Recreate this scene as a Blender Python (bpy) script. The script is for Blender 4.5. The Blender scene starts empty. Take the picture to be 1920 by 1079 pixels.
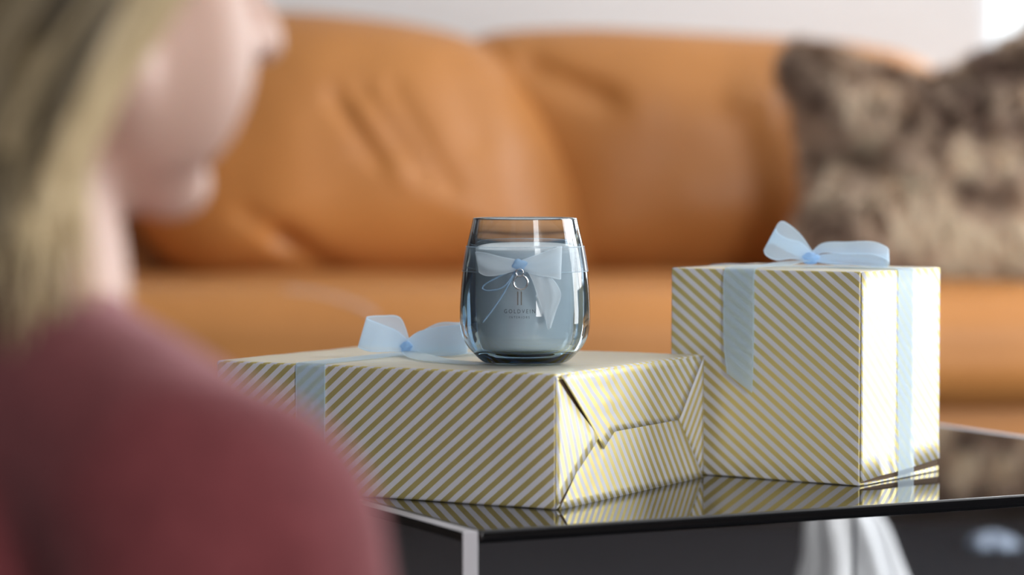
import bpy, bmesh, math, random
import numpy as np
from mathutils import Vector, Matrix, noise

random.seed(7); rng = np.random.default_rng(7)
SC = bpy.context.scene
COL = SC.collection

# ------------------------------------------------------------------ camera
FPX, HOR, CZ = 4964.5, 339.7, 0.56          # focal length in px of a 1920 wide frame, horizon row, camera height
PITCH = math.atan((539.5 - HOR) / FPX)
cam = bpy.data.cameras.new('camera')
cam.sensor_width = 36.0
cam.lens = 36.0 * FPX / 1920.0
cam.clip_start = 0.05
cam.dof.use_dof = True
cam.dof.focus_distance = 1.90
cam.dof.aperture_fstop = 3.4
camo = bpy.data.objects.new('camera', cam); COL.objects.link(camo)
camo.location = (0, 0, CZ); camo.rotation_euler = (math.pi / 2 - PITCH, 0, 0)
SC.camera = camo

# ------------------------------------------------------------------ world, window light, added front fill, exposure
SC.view_settings.view_transform = 'Standard'
SC.view_settings.look = 'None'
SC.view_settings.gamma = 1.0
SC.view_settings.use_curve_mapping = False
SC.view_settings.exposure = 0.22
SC.cycles.use_denoising = True
SC.cycles.max_bounces = 14
SC.cycles.transmission_bounces = 12
SC.cycles.transparent_max_bounces = 24
world = bpy.data.worlds.new('overcast_sky'); SC.world = world
world.use_nodes = True
bg = world.node_tree.nodes['Background']
bg.inputs[0].default_value = (0.90, 0.96, 1.0, 1); bg.inputs[1].default_value = 1.6

def area_light(name, loc, rot, sx, sy, watts, color=(1, 1, 1)):
    l = bpy.data.lights.new(name, 'AREA'); l.shape = 'RECTANGLE'
    l.size, l.size_y, l.energy, l.color = sx, sy, watts, color
    o = bpy.data.objects.new(name, l); COL.objects.link(o)
    o.location = loc; o.rotation_euler = rot
    return o
RX, BY, LX, FY, CEIL = 2.6, 5.75, -2.6, -2.2, 2.5      # room: right, back, left, front, ceiling
WX0 = 878 / FPX * BY                                    # where the back window starts
# daylight that comes in through the tall right-hand windows and the one in the back wall
area_light('daylight_right', (RX + 0.14, 3.05, 1.25), (0, math.pi / 2, 0), 2.3, 1.75, 100, (0.97, 0.985, 1.0))
area_light('daylight_back', ((WX0 + RX) / 2, BY + 0.14, 1.25), (-math.pi / 2, 0, 0), 1.4, 2.2, 24, (0.95, 0.98, 1.0))
area_light('added_front_fill', (1.95, FY - 0.14, 1.3), (math.pi / 2, 0, 0), 1.1, 2.0, 92, (1.0, 0.99, 0.98))  # added fill from behind the camera, its source is unseen

# ------------------------------------------------------------------ helpers
def P(px, py, Y):
    """the point at depth Y that this pixel of the photograph shows"""
    dx, up = (px - 960) / FPX, (539.5 - py) / FPX
    fy, fz = math.cos(PITCH) + up * math.sin(PITCH), -math.sin(PITCH) + up * math.cos(PITCH)
    t = Y / fy
    return Vector((dx * t, Y, CZ + fz * t))
def PZ(px, py, z):
    """the point at height z that this pixel of the photograph shows"""
    dx, up = (px - 960) / FPX, (539.5 - py) / FPX
    fy, fz = math.cos(PITCH) + up * math.sin(PITCH), -math.sin(PITCH) + up * math.cos(PITCH)
    t = (z - CZ) / fz
    return Vector((dx * t, fy * t, z))

def link(name, me, mats, parent=None, smooth=True):
    o = bpy.data.objects.new(name, me); COL.objects.link(o)
    for m in (mats if isinstance(mats, (list, tuple)) else [mats]): me.materials.append(m)
    if smooth: me.polygons.foreach_set('use_smooth', [True] * len(me.polygons))
    if parent: o.parent = parent
    return o
def mesh(name, verts, faces, mats, parent=None, smooth=True, uvs=None, idx=None):
    me = bpy.data.meshes.new(name); me.from_pydata([tuple(v) for v in verts], [], faces); me.update()
    if uvs is not None:
        l = me.uv_layers.new(name='UVMap'); k = 0
        for p in me.polygons:
            for li in p.loop_indices: l.data[li].uv = uvs[me.loops[li].vertex_index]
    o = link(name, me, mats, parent, smooth)
    if idx is not None: me.polygons.foreach_set('material_index', idx)
    return o
def from_bm(name, bm, mats, parent=None, smooth=True):
    me = bpy.data.meshes.new(name); bm.normal_update(); bm.to_mesh(me); bm.free()
    return link(name, me, mats, parent, smooth)
def thing(name, label, cat, loc=(0, 0, 0), rotz=0.0, group=None):
    o = bpy.data.objects.new(name, None); COL.objects.link(o)
    o.location = loc; o.rotation_euler = (0, 0, rotz); o.empty_display_size = 0.05
    return tag(o, label, cat, group)
def tag(o, label, cat, group=None):
    o['label'] = label; o['category'] = cat
    if group: o['group'] = group
    return o
def structure(o):
    o['kind'] = 'structure'; return o
def bevel_mod(o, w, seg=2, angle=30):
    m = o.modifiers.new('bevel', 'BEVEL'); m.width = w; m.segments = seg; m.limit_method = 'ANGLE'; m.angle_limit = math.radians(angle); m.harden_normals = True
    return o
def bake(o):
    """apply the modifiers of an object"""
    dg = bpy.context.evaluated_depsgraph_get(); dg.update()
    me = bpy.data.meshes.new_from_object(o.evaluated_get(dg), depsgraph=dg)
    old = o.data; o.modifiers.clear(); o.data = me
    bpy.data.meshes.remove(old); return o
def box_bm(x0, x1, y0, y1, z0, z1, bm=None):
    bm = bm or bmesh.new()
    v = [bm.verts.new((x, y, z)) for z in (z0, z1) for x, y in ((x0, y0), (x1, y0), (x1, y1), (x0, y1))]
    for f in ((3, 2, 1, 0), (4, 5, 6, 7), (0, 1, 5, 4), (1, 2, 6, 5), (2, 3, 7, 6), (3, 0, 4, 7)): bm.faces.new([v[i] for i in f])
    return bm
def catmull(pts, n, closed=False):
    pts = [Vector(p) for p in pts]; out = []; m = len(pts)
    segs = m if closed else m - 1
    for i in range(segs):
        if closed: a, b, c, d = pts[i - 1], pts[i], pts[(i + 1) % m], pts[(i + 2) % m]
        else: a, b, c, d = pts[max(i - 1, 0)], pts[i], pts[i + 1], pts[min(i + 2, m - 1)]
        for k in range(n):
            t = k / n
            out.append(0.5 * ((2 * b) + (c - a) * t + (2 * a - 5 * b + 4 * c - d) * t * t + (3 * b - a - 3 * c + d) * t ** 3))
    if not closed: out.append(pts[-1])
    return out
def lathe(profile, n=96):
    """profile of (r, z) from one axis point to another (closed shell)"""
    V, F = [], []; rings = []
    for r, z in profile:
        if r < 1e-6: rings.append([len(V)]); V.append((0, 0, z))
        else:
            rings.append(list(range(len(V), len(V) + n)))
            V += [(r * math.cos(2 * math.pi * k / n), r * math.sin(2 * math.pi * k / n), z) for k in range(n)]
    for A, B in zip(rings, rings[1:]):
        for k in range(n):
            k2 = (k + 1) % n
            if len(A) == 1: F.append((A[0], B[k2], B[k]))
            elif len(B) == 1: F.append((A[k], A[k2], B[0]))
            else: F.append((A[k], A[k2], B[k2], B[k]))
    return V, F
def tube(pts, rad, n=10, cap=True):
    """round tube along pts; rad is a number or a list"""
    pts = [Vector(p) for p in pts]; V, F = [], []
    up = Vector((0.31, 0.2, 0.93))
    for i, p in enumerate(pts):
        t = (pts[min(i + 1, len(pts) - 1)] - pts[max(i - 1, 0)]).normalized()
        a = t.cross(up).normalized(); b = a.cross(t)
        r = rad[i] if hasattr(rad, '__len__') else rad
        V += [p + (a * math.cos(2 * math.pi * k / n) + b * math.sin(2 * math.pi * k / n)) * r for k in range(n)]
    for i in range(len(pts) - 1):
        for k in range(n):
            k2 = (k + 1) % n
            F.append((i * n + k, i * n + k2, (i + 1) * n + k2, (i + 1) * n + k))
    if cap: F.append(tuple(range(n))[::-1]); F.append(tuple(range((len(pts) - 1) * n, len(pts) * n)))
    return V, F
def strip(pts, wdirs, widths, n=6, cross=4, bulge=0.0):
    """a ribbon: centre line, direction across, width, all smoothed"""
    c = catmull(pts, n); w = catmull(wdirs, n); ww = catmull([(x, 0, 0) for x in widths], n)
    V, F, UV = [], [], []
    s = 0
    for i, p in enumerate(c):
        t = (c[min(i + 1, len(c) - 1)] - c[max(i - 1, 0)])
        if i: s += (c[i] - c[i - 1]).length
        d = w[i].normalized(); nn = t.cross(d)
        nn = nn.normalized() if nn.length > 1e-9 else Vector((0, 0, 1))
        for k in range(cross + 1):
            q = k / cross - 0.5
            V.append(p + d * (q * ww[i].x) + nn * (bulge * (1 - 4 * q * q)))
            UV.append((s, q))
    m = cross + 1
    for i in range(len(c) - 1):
        for k in range(cross): F.append((i * m + k, i * m + k + 1, (i + 1) * m + k + 1, (i + 1) * m + k))
    return V, F, UV

# ------------------------------------------------------------------ materials
def mat(name, color=(0.8, 0.8, 0.8), rough=0.5, metal=0.0, **kw):
    m = bpy.data.materials.new(name); m.use_nodes = True
    b = m.node_tree.nodes['Principled BSDF']
    b.inputs['Base Color'].default_value = (*color, 1); b.inputs['Roughness'].default_value = rough; b.inputs['Metallic'].default_value = metal
    for k, v in kw.items(): b.inputs[k.replace('_', ' ')].default_value = v
    return m
def nodes(m): return m.node_tree.nodes, m.node_tree.links, m.node_tree.nodes['Principled BSDF']
def N(m, t, **kw):
    n = m.node_tree.nodes.new(t)
    for k, v in kw.items(): setattr(n, k, v)
    return n
def add_noise(m, scale, c1, c2, bump=0.0, detail=4, dist=0.01, coords='Object', lo=0.35, hi=0.65):
    ns, ls, b = nodes(m)
    tc = N(m, 'ShaderNodeTexCoord'); nz = N(m, 'ShaderNodeTexNoise'); nz.inputs['Scale'].default_value = scale; nz.inputs['Detail'].default_value = detail
    ls.new(tc.outputs[coords], nz.inputs['Vector'])
    r = N(m, 'ShaderNodeValToRGB'); r.color_ramp.elements[0].color = (*c1, 1); r.color_ramp.elements[1].color = (*c2, 1)
    r.color_ramp.elements[0].position = lo; r.color_ramp.elements[1].position = hi
    ls.new(nz.outputs['Fac'], r.inputs['Fac']); ls.new(r.outputs['Color'], b.inputs['Base Color'])
    if bump:
        bp = N(m, 'ShaderNodeBump'); bp.inputs['Strength'].default_value = bump; bp.inputs['Distance'].default_value = dist
        ls.new(nz.outputs['Fac'], bp.inputs['Height']); ls.new(bp.outputs['Normal'], b.inputs['Normal'])
    return m

M = {}
M['wall'] = add_noise(mat('white_wall_paint', rough=0.85), 60, (0.80, 0.79, 0.79), (0.83, 0.82, 0.82), 0.05, dist=0.002)
M['wall_grey'] = mat('charcoal_wall_paint', (0.055, 0.052, 0.055), 0.85)
M['ceiling'] = mat('ceiling_paint', (0.85, 0.85, 0.85), 0.9)
M['floor'] = add_noise(mat('dark_wood_floor', rough=0.45), 5, (0.035, 0.022, 0.014), (0.06, 0.038, 0.024), 0.05)
M['rug'] = add_noise(mat('slate_rug', rough=0.95, Specular_IOR_Level=0.1), 160, (0.012, 0.012, 0.014), (0.030, 0.031, 0.037), 0.6, dist=0.004)
M['frame'] = mat('white_window_frame', (0.75, 0.76, 0.78), 0.5)
M['leather'] = add_noise(mat('tan_leather', rough=0.42, Specular_IOR_Level=0.45), 3.5, (0.52, 0.215, 0.060), (0.59, 0.25, 0.072), 0.12, detail=8, dist=0.01)
M['seat_highlight'] = mat('painted_seat_highlight', (0.62, 0.40, 0.32), 0.5)  # pale tone of the highlight painted along the seat
M['black'] = mat('black_foot', (0.012, 0.011, 0.011), 0.4)
M['slab'] = mat('black_glass', (0.006, 0.006, 0.007), 0.03, IOR=1.6)
M['skin'] = mat('skin', (0.64, 0.42, 0.34), 0.5, Subsurface_Weight=0.12, Subsurface_Radius=(0.012, 0.004, 0.002))
M['eye'] = mat('eye_white', (0.75, 0.73, 0.71), 0.2)
M['iris'] = mat('iris', (0.05, 0.07, 0.09), 0.15)
M['lips'] = mat('lips', (0.50, 0.18, 0.17), 0.45)
M['sweater'] = add_noise(mat('maroon_wool', rough=0.9, Sheen_Weight=0.6, Sheen_Roughness=0.35, Sheen_Tint=(1.0, 0.60, 0.64, 1)), 120, (0.15, 0.027, 0.032), (0.20, 0.040, 0.046), 0.5, dist=0.002)
M['denim'] = add_noise(mat('dark_denim', rough=0.9), 200, (0.03, 0.04, 0.07), (0.05, 0.06, 0.10), 0.2, dist=0.001)
M['cloth'] = mat('white_cloth', (0.80, 0.81, 0.83), 0.8)
M['highlight_blue'] = mat('painted_rug_highlight', (0.30, 0.36, 0.46), 0.6)  # tone of the highlight painted onto the small lump
M['wax'] = mat('pale_wax', (0.94, 0.97, 0.96), 0.5, )
M['ink'] = mat('slate_lettering', (0.05, 0.06, 0.07), 0.5)
M['gold_ink'] = mat('bronze_lettering', (0.16, 0.12, 0.08), 0.4, 0.4)
M['silver'] = mat('silver_ring', (0.78, 0.82, 0.86), 0.12, 1.0)
M['card'] = mat('brown_card', (0.10, 0.06, 0.03), 0.9)
M['cord'] = mat('blue_cord', (0.25, 0.40, 0.58), 0.6)

def glass_mat(name, color, rough=0.0, ior=1.5):
    return mat(name, color, rough, 0.0, Transmission_Weight=1.0, IOR=ior)
M['glass'] = glass_mat('blue_tinted_glass', (0.97, 0.985, 1.0))
def absorb(m, color, density):
    v = N(m, 'ShaderNodeVolumeAbsorption'); v.inputs['Color'].default_value = (*color, 1); v.inputs['Density'].default_value = density
    m.node_tree.links.new(v.outputs[0], m.node_tree.nodes['Material Output'].inputs['Volume']); return m
absorb(M['glass'], (0.04, 0.42, 0.66), 23.0)
M['acrylic'] = glass_mat('clear_acrylic', (0.94, 0.95, 0.96), 0.02, 1.49)
M['acrylic_edge'] = mat('frosted_acrylic_edge', (0.80, 0.78, 0.83), 0.45, 0.0, Transmission_Weight=0.35, IOR=1.49)
def pane_mat():
    m = bpy.data.materials.new('window_glass'); m.use_nodes = True
    ns, ls = m.node_tree.nodes, m.node_tree.links; ns.clear()
    out = N(m, 'ShaderNodeOutputMaterial'); mx = N(m, 'ShaderNodeMixShader'); t = N(m, 'ShaderNodeBsdfTransparent'); g = N(m, 'ShaderNodeBsdfGlossy'); f = N(m, 'ShaderNodeFresnel')
    g.inputs['Roughness'].default_value = 0.02; f.inputs['IOR'].default_value = 1.45
    ge = N(m, 'ShaderNodeNewGeometry'); k = N(m, 'ShaderNodeMath', operation='SUBTRACT'); k.inputs[0].default_value = 1.0; ls.new(ge.outputs['Backfacing'], k.inputs[1])
    q = N(m, 'ShaderNodeMath', operation='MULTIPLY'); ls.new(f.outputs[0], q.inputs[0]); ls.new(k.outputs[0], q.inputs[1])
    ls.new(q.outputs[0], mx.inputs[0]); ls.new(t.outputs[0], mx.inputs[1]); ls.new(g.outputs[0], mx.inputs[2]); ls.new(mx.outputs[0], out.inputs[0])
    return m
M['pane'] = pane_mat()
def organza(name, color, alpha):
    m = bpy.data.materials.new(name); m.use_nodes = True
    ns, ls = m.node_tree.nodes, m.node_tree.links; ns.clear()
    out = N(m, 'ShaderNodeOutputMaterial'); mx = N(m, 'ShaderNodeMixShader'); t = N(m, 'ShaderNodeBsdfTransparent')
    p = N(m, 'ShaderNodeBsdfPrincipled'); p.inputs['Base Color'].default_value = (*color, 1); p.inputs['Roughness'].default_value = 0.5
    p.inputs['Sheen Weight'].default_value = 0.3
    tr = N(m, 'ShaderNodeBsdfTranslucent'); tr.inputs[0].default_value = (*color, 1)
    m2 = N(m, 'ShaderNodeMixShader'); m2.inputs[0].default_value = 0.45
    ls.new(p.outputs[0], m2.inputs[1]); ls.new(tr.outputs[0], m2.inputs[2])
    # fine weave and a denser woven edge: uv.y runs -0.5..0.5 across the ribbon
    uv = N(m, 'ShaderNodeUVMap'); sp = N(m, 'ShaderNodeSeparateXYZ'); ab = N(m, 'ShaderNodeMath', operation='ABSOLUTE'); gt = N(m, 'ShaderNodeMath', operation='GREATER_THAN'); gt.inputs[1].default_value = 0.46
    ma = N(m, 'ShaderNodeMath', operation='MULTIPLY_ADD'); ma.inputs[1].default_value = 0.25; ma.inputs[2].default_value = alpha
    ls.new(uv.outputs[0], sp.inputs[0]); ls.new(sp.outputs[1], ab.inputs[0]); ls.new(ab.outputs[0], gt.inputs[0]); ls.new(gt.outputs[0], ma.inputs[0])
    ls.new(ma.outputs[0], mx.inputs[0]); ls.new(t.outputs[0], mx.inputs[1]); ls.new(m2.outputs[0], mx.inputs[2]); ls.new(mx.outputs[0], out.inputs[0])
    return m
M['organza'] = organza('pale_blue_organza', (0.66, 0.84, 1.0), 0.72)
M['organza_white'] = organza('whitish_blue_organza', (0.80, 0.92, 1.0), 0.75)
M['organza_thin'] = organza('sheer_blue_organza', (0.66, 0.84, 0.98), 0.20)

PERIOD = 0.0076
def paper_mat():
    """white satin paper with diagonal foil stripes: uv.x is the distance across the stripes in metres"""
    m = mat('gold_striped_wrapping_paper', rough=0.4)
    ns, ls, b = nodes(m)
    uv = N(m, 'ShaderNodeUVMap'); sp = N(m, 'ShaderNodeSeparateXYZ'); ls.new(uv.outputs[0], sp.inputs[0])
    d = N(m, 'ShaderNodeMath', operation='DIVIDE'); d.inputs[1].default_value = PERIOD; ls.new(sp.outputs[0], d.inputs[0])
    fr = N(m, 'ShaderNodeMath', operation='FRACT'); ls.new(d.outputs[0], fr.inputs[0])
    pp = N(m, 'ShaderNodeMath', operation='PINGPONG'); pp.inputs[1].default_value = 0.5; ls.new(fr.outputs[0], pp.inputs[0])
    mr = N(m, 'ShaderNodeMapRange'); mr.inputs[1].default_value = 0.235; mr.inputs[2].default_value = 0.265; ls.new(pp.outputs[0], mr.inputs[0])
    mc = N(m, 'ShaderNodeMix', data_type='RGBA'); mc.inputs[6].default_value = (0.70, 0.71, 0.78, 1); mc.inputs[7].default_value = (0.74, 0.63, 0.26, 1)
    ls.new(mr.outputs[0], mc.inputs[0]); ls.new(mc.outputs[2], b.inputs['Base Color'])
    me_ = N(m, 'ShaderNodeMath', operation='MULTIPLY'); me_.inputs[1].default_value = 0.55; ls.new(mr.outputs[0], me_.inputs[0]); ls.new(me_.outputs[0], b.inputs['Metallic'])
    b.inputs['Roughness'].default_value = 0.46; b.inputs['Specular IOR Level'].default_value = 0.35
    b.inputs['Coat Weight'].default_value = 0.08; b.inputs['Coat Roughness'].default_value = 0.25
    # faint buckling of the sheet
    tc = N(m, 'ShaderNodeTexCoord'); nz = N(m, 'ShaderNodeTexNoise'); nz.inputs['Scale'].default_value = 22; nz.inputs['Detail'].default_value = 2
    ls.new(tc.outputs['Object'], nz.inputs['Vector'])
    bp = N(m, 'ShaderNodeBump'); bp.inputs['Strength'].default_value = 0.25; bp.inputs['Distance'].default_value = 0.004
    ls.new(nz.outputs['Fac'], bp.inputs['Height']); ls.new(bp.outputs['Normal'], b.inputs['Normal'])
    return m
M['paper'] = paper_mat()
def vcol_mat(name, rough, **kw):
    m = mat(name, rough=rough, **kw); ns, ls, b = nodes(m)
    a = N(m, 'ShaderNodeVertexColor'); a.layer_name = 'Col'; ls.new(a.outputs[0], b.inputs['Base Color']); return m
M['fur'] = vcol_mat('faux_fur', 0.7)
M['hair'] = vcol_mat('blond_hair', 0.42, Specular_IOR_Level=0.25)

# ------------------------------------------------------------------ room
def slab_box(name, x0, x1, y0, y1, z0, z1, m):
    return structure(from_bm(name, box_bm(x0, x1, y0, y1, z0, z1), m, smooth=False))
slab_box('floor', LX - .2, RX + .2, FY - .2, BY + .2, -0.1, 0, M['floor'])
slab_box('ceiling', LX - .2, RX + .2, FY - .2, BY + .2, CEIL, CEIL + 0.1, M['ceiling'])
def wall_with_opening(name, axis, at0, at1, a0, a1, o0, o1, z0, z1, m='wall'):
    """a wall along x ('x') or y ('y') with one opening o0..o1, z0..z1"""
    bm = bmesh.new()
    for p0, p1, q0, q1 in ((a0, o0, 0, CEIL), (o1, a1, 0, CEIL), (o0, o1, 0, z0), (o0, o1, z1, CEIL)):
        if p1 - p0 < 1e-4 or q1 - q0 < 1e-4: continue
        if axis == 'x': box_bm(p0, p1, at0, at1, q0, q1, bm)
        else: box_bm(at0, at1, p0, p1, q0, q1, bm)
    return structure(from_bm(name, bm, M[m], smooth=False))
wall_with_opening('wall_back', 'x', BY, BY + .12, LX, RX, WX0, RX - 0.12, 0.05, 2.3)
wall_with_opening('wall_right', 'y', RX, RX + .12, FY, BY, 2.15, 3.95, 0.1, 2.4, 'wall_grey')
wall_with_opening('wall_front', 'x', FY - .12, FY, LX, RX, 1.4, 2.5, 0.3, 2.3)  # opening added to let the front fill in
slab_box('wall_left', LX - .12, LX, FY, BY, 0, CEIL, M['wall_grey'])
def window(name, axis, at, a0, a1, z0, z1, mull):
    t = 0.03
    bm = bmesh.new()
    bars = [(a0, a0 + t, z0, z1), (a1 - t, a1, z0, z1), (a0 + t, a1 - t, z0, z0 + t), (a0 + t, a1 - t, z1 - t, z1)] + [(x - .02, x + .02, z0 + t, z1 - t) for x in mull]
    for p0, p1, q0, q1 in bars:
        if axis == 'x': box_bm(p0, p1, at, at + .05, q0, q1, bm)
        else: box_bm(at, at + .05, p0, p1, q0, q1, bm)
    w = structure(from_bm(name, bm, M['frame'], smooth=False))
    if axis == 'x': b = box_bm(a0 + t, a1 - t, at + .022, at + .028, z0 + t, z1 - t)
    else: b = box_bm(at + .022, at + .028, a0 + t, a1 - t, z0 + t, z1 - t)
    from_bm('pane', b, M['pane'], w, smooth=False)
window('window_1', 'x', BY + .05, WX0, RX - .12, 0.05, 2.3, [])
window('window_2', 'y', RX + .05, 2.15, 3.95, 0.1, 2.4, [3.05])
slab_box('baseboard_back', LX, WX0 - 0.02, BY - .015, BY, 0, 0.09, M['frame'])

window('added_fill_window', 'x', FY - .10, 1.4, 2.5, 0.3, 2.3, [])  # unseen window, added for the front fill
rug = from_bm('rug', box_bm(-1.5, 1.9, 0.3, 4.22, 0.0, 0.012), M['rug'], smooth=False)
tag(rug, 'dark slate grey rug on the floor under the acrylic table', 'rug')

# ------------------------------------------------------------------ sofa
def dist_seg(x, z, a, b):
    ax, az, bx, bz = *a, *b; L = (bx - ax) ** 2 + (bz - az) ** 2
    t = max(0, min(1, ((x - ax) * (bx - ax) + (z - az) * (bz - az)) / L))
    return math.hypot(x - ax - t * (bx - ax), z - az - t * (bz - az))
def outline_cushion(name, pix, Y, depth_f, depth_b, center, parent, creases=(), lean=0.0, pw=2.6, m='leather', nr=40):
    """a plump cushion seen from the front: outline in photo pixels at depth Y, bulging forward and back; creases are (x0,y0,x1,y1,amp,width) in px / m"""
    ol = [p for p in catmull([P(x, y, Y) for x, y in pix], 10, closed=True)]
    c = P(*center, Y); V, F = [], []; m_ = len(ol); rows = []
    cr = [((P(a, b, Y).x, P(a, b, Y).z), (P(e, f, Y).x, P(e, f, Y).z), amp, w) for a, b, e, f, amp, w in creases]
    def add(rho, side):
        ring = []
        for q in ol:
            p = c + (q - c) * rho
            h = (1 - rho ** pw) ** 0.5 if rho < 1 else 0
            y = Y - depth_f * h if side > 0 else Y + depth_b * h
            if side > 0 and h > 0:
                for a, b, amp, w in cr:
                    y += amp * math.exp(-(dist_seg(p.x, p.z, a, b) / w) ** 2) * min(1, h * 2)
                y += 0.006 * noise.noise(Vector((p.x * 9, 3.3, p.z * 9))) * h
            ring.append(len(V)); V.append(Vector((p.x, y + (p.z - c.z) * lean, p.z)))
        return ring
    rows = [add(math.sin(math.pi / 2 * k / nr), 1) for k in range(1, nr + 1)]
    rows += [add(math.sin(math.pi / 2 * k / 14), -1) for k in range(13, 0, -1)]
    for A, B in zip(rows, rows[1:]):
        for k in range(m_): F.append((A[k], A[(k + 1) % m_], B[(k + 1) % m_], B[k]))
    V.append(sum((V[i] for i in rows[0]), Vector()) / m_); F += [(rows[0][(k + 1) % m_], rows[0][k], len(V) - 1) for k in range(m_)]
    V.append(sum((V[i] for i in rows[-1]), Vector()) / m_); F += [(rows[-1][k], rows[-1][(k + 1) % m_], len(V) - 1) for k in range(m_)]
    if (V[F[0][1]] - V[F[0][0]]).cross(V[F[0][2]] - V[F[0][0]]).y > 0: F = [f[::-1] for f in F]
    return mesh(name, V, F, M[m], parent)
def soft_box(name, x0, x1, y0, y1, z0, z1, e, parent, crown=0.0, m='leather', n=28, wob=0.004):
    """a stuffed rounded block (superellipsoid) with a crowned top"""
    cx, cy, cz = (x0 + x1) / 2, (y0 + y1) / 2, (z0 + z1) / 2; sx, sy, sz = (x1 - x0) / 2, (y1 - y0) / 2, (z1 - z0) / 2
    bm = bmesh.new(); bmesh.ops.create_cube(bm, size=2); bmesh.ops.subdivide_edges(bm, edges=bm.edges[:], cuts=n, use_grid_fill=True)
    for v in bm.verts:
        p = v.co; s = [sx, sy, sz]; r = e
        w = []
        for q, L in zip(p, s):
            lim = max(L - r, 0); w.append((max(-lim, min(lim, q * L)), q * L))
        core = Vector([a for a, b in w]); d = Vector([b - a for a, b in w])
        if d.length > 1e-9:
            mx = max(abs(d.x), abs(d.y), abs(d.z)); d = d.normalized() * min(r, mx)
        q = core + d
        if q.z > 0: q.z += crown * max(0, 1 - (q.x / sx) ** 4) * max(0, 1 - (q.y / sy) ** 2)
        q.z += wob * noise.noise(Vector((q.x * 5, q.y * 5, 1.7)))
        v.co = q + Vector((cx, cy, cz))
    return from_bm(name, bm, M[m], parent)

SX0, SX1 = P(120, 500, 4.8).x - 0.2, P(1960, 500, 4.7).x + 0.22
sofa = thing('sofa', 'tan leather sofa with plump back cushions against the white wall', 'sofa', (0, 0, 0))
# base, back and arms
fr = soft_box('base', SX0, SX1, 4.27, 5.35, 0.075, 0.30, 0.05, sofa)
bk = soft_box('back_frame', SX0, SX1 - 0.02, 5.10, 5.38, 0.20, P(0, 150, 5.2).z, 0.09, sofa)
for x0 in (SX0 - 0.02, SX1 - 0.18): soft_box('arm', x0, x0 + 0.20, 4.36, 5.36, 0.075, 0.50, 0.09, sofa, 0.01)
for px in (250, 1462, 2080):
    for y in (4.45, 5.25):
        x = P(px, 1000, 4.45).x
        from_bm('foot', box_bm(x - .035, x + .035, y - .035, y + .035, 0.0, 0.085), M['black'], sofa, smooth=False)
seat = soft_box('seat_cushion', SX0 + .17, SX1 - .17, 4.20, 5.02, 0.19, 0.387, 0.08, sofa, 0.012)
outline_cushion('back_cushion', [(1010, 505), (945, 380), (880, 220), (862, 120), (890, 74), (960, 57), (1100, 52), (1250, 58), (1400, 66), (1550, 75), (1650, 88), (1720, 108), (1768, 145), (1800, 220), (1810, 360), (1795, 480), (1720, 522), (1400, 526), (1150, 524)],
                4.98, 0.15, 0.13, (1350, 290), sofa,
                [(1560, 120, 1380, 190, -.010, .03), (1440, 150, 1560, 240, .012, .025), (1000, 130, 1130, 190, .02, .03), (1515, 230, 1520, 480, .06, .045)], 0.06)
outline_cushion('back_cushion', [(340, 505), (262, 420), (232, 270), (270, 130), (370, 50), (480, 24), (570, 22), (700, 34), (800, 50), (880, 72), (945, 112), (1000, 175), (1045, 245), (1080, 325), (1100, 405), (1110, 470), (1090, 520), (900, 526), (600, 527), (430, 524)],
                4.93, 0.19, 0.12, (680, 290), sofa,
                [(640, 190, 720, 300, .009, .018), (690, 180, 800, 330, .008, .016), (745, 170, 850, 350, .007, .016), (690, 210, 760, 320, -.006, .02), (540, 440, 640, 508, .022, .02), (480, 400, 560, 450, .010, .02), (850, 120, 900, 260, .005, .03)], 0.06)
from mathutils.bvhtree import BVHTree
def on_surface(o, pix, off):
    me = o.data; t = BVHTree.FromPolygons([v.co for v in me.vertices], [tuple(p.vertices) for p in me.polygons]); c = Vector((0, 0, CZ)); out = []
    for x, y in pix:
        h = t.ray_cast(c, (P(x, y, 3.0) - c).normalized())
        if h[0]: out.append(h[0] + h[1] * off)
    return out
pq = on_surface(seat, [(535, 543), (570, 546), (610, 553), (650, 565), (685, 580), (705, 594)], -.003)  # bright glint of the seat edge, put in as a pale strip
mesh('seat_highlight', *tube(catmull(pq, 5), .0055), M['seat_highlight'], sofa)

# ------------------------------------------------------------------ faux fur cushion
fur = thing('fur_cushion', 'shaggy brown faux fur cushion leaning in the right corner of the leather sofa', 'cushion', (0, 0, 0))
FY0 = 4.56
FPIX = [(1484, 92), (1540, 92), (1620, 118), (1740, 150), (1850, 110), (1960, 45), (2010, 30), (2022, 70), (2015, 250), (2028, 440), (2020, 484), (1960, 490), (1750, 488), (1560, 484), (1500, 478), (1498, 440), (1516, 380), (1520, 300), (1505, 190), (1480, 130)]
pil = outline_cushion('cover', FPIX, FY0, 0.12, 0.10, (1760, 310), fur,
                      [(1565, 285, 1630, 282, .115, .034), (1640, 290, 1690, 345, .06, .018), (1660, 170, 1820, 190, .02, .02)], 0.10, 2.2, 'fur', 30)
def paint(o, fn):
    a = o.data.color_attributes.new('Col', 'FLOAT_COLOR', 'POINT')
    a.data.foreach_set('color', np.array([(*fn(v.co), 1) for v in o.data.vertices], dtype=np.float32).ravel())
paint(pil, lambda p: (0.06, 0.035, 0.02))
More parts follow.
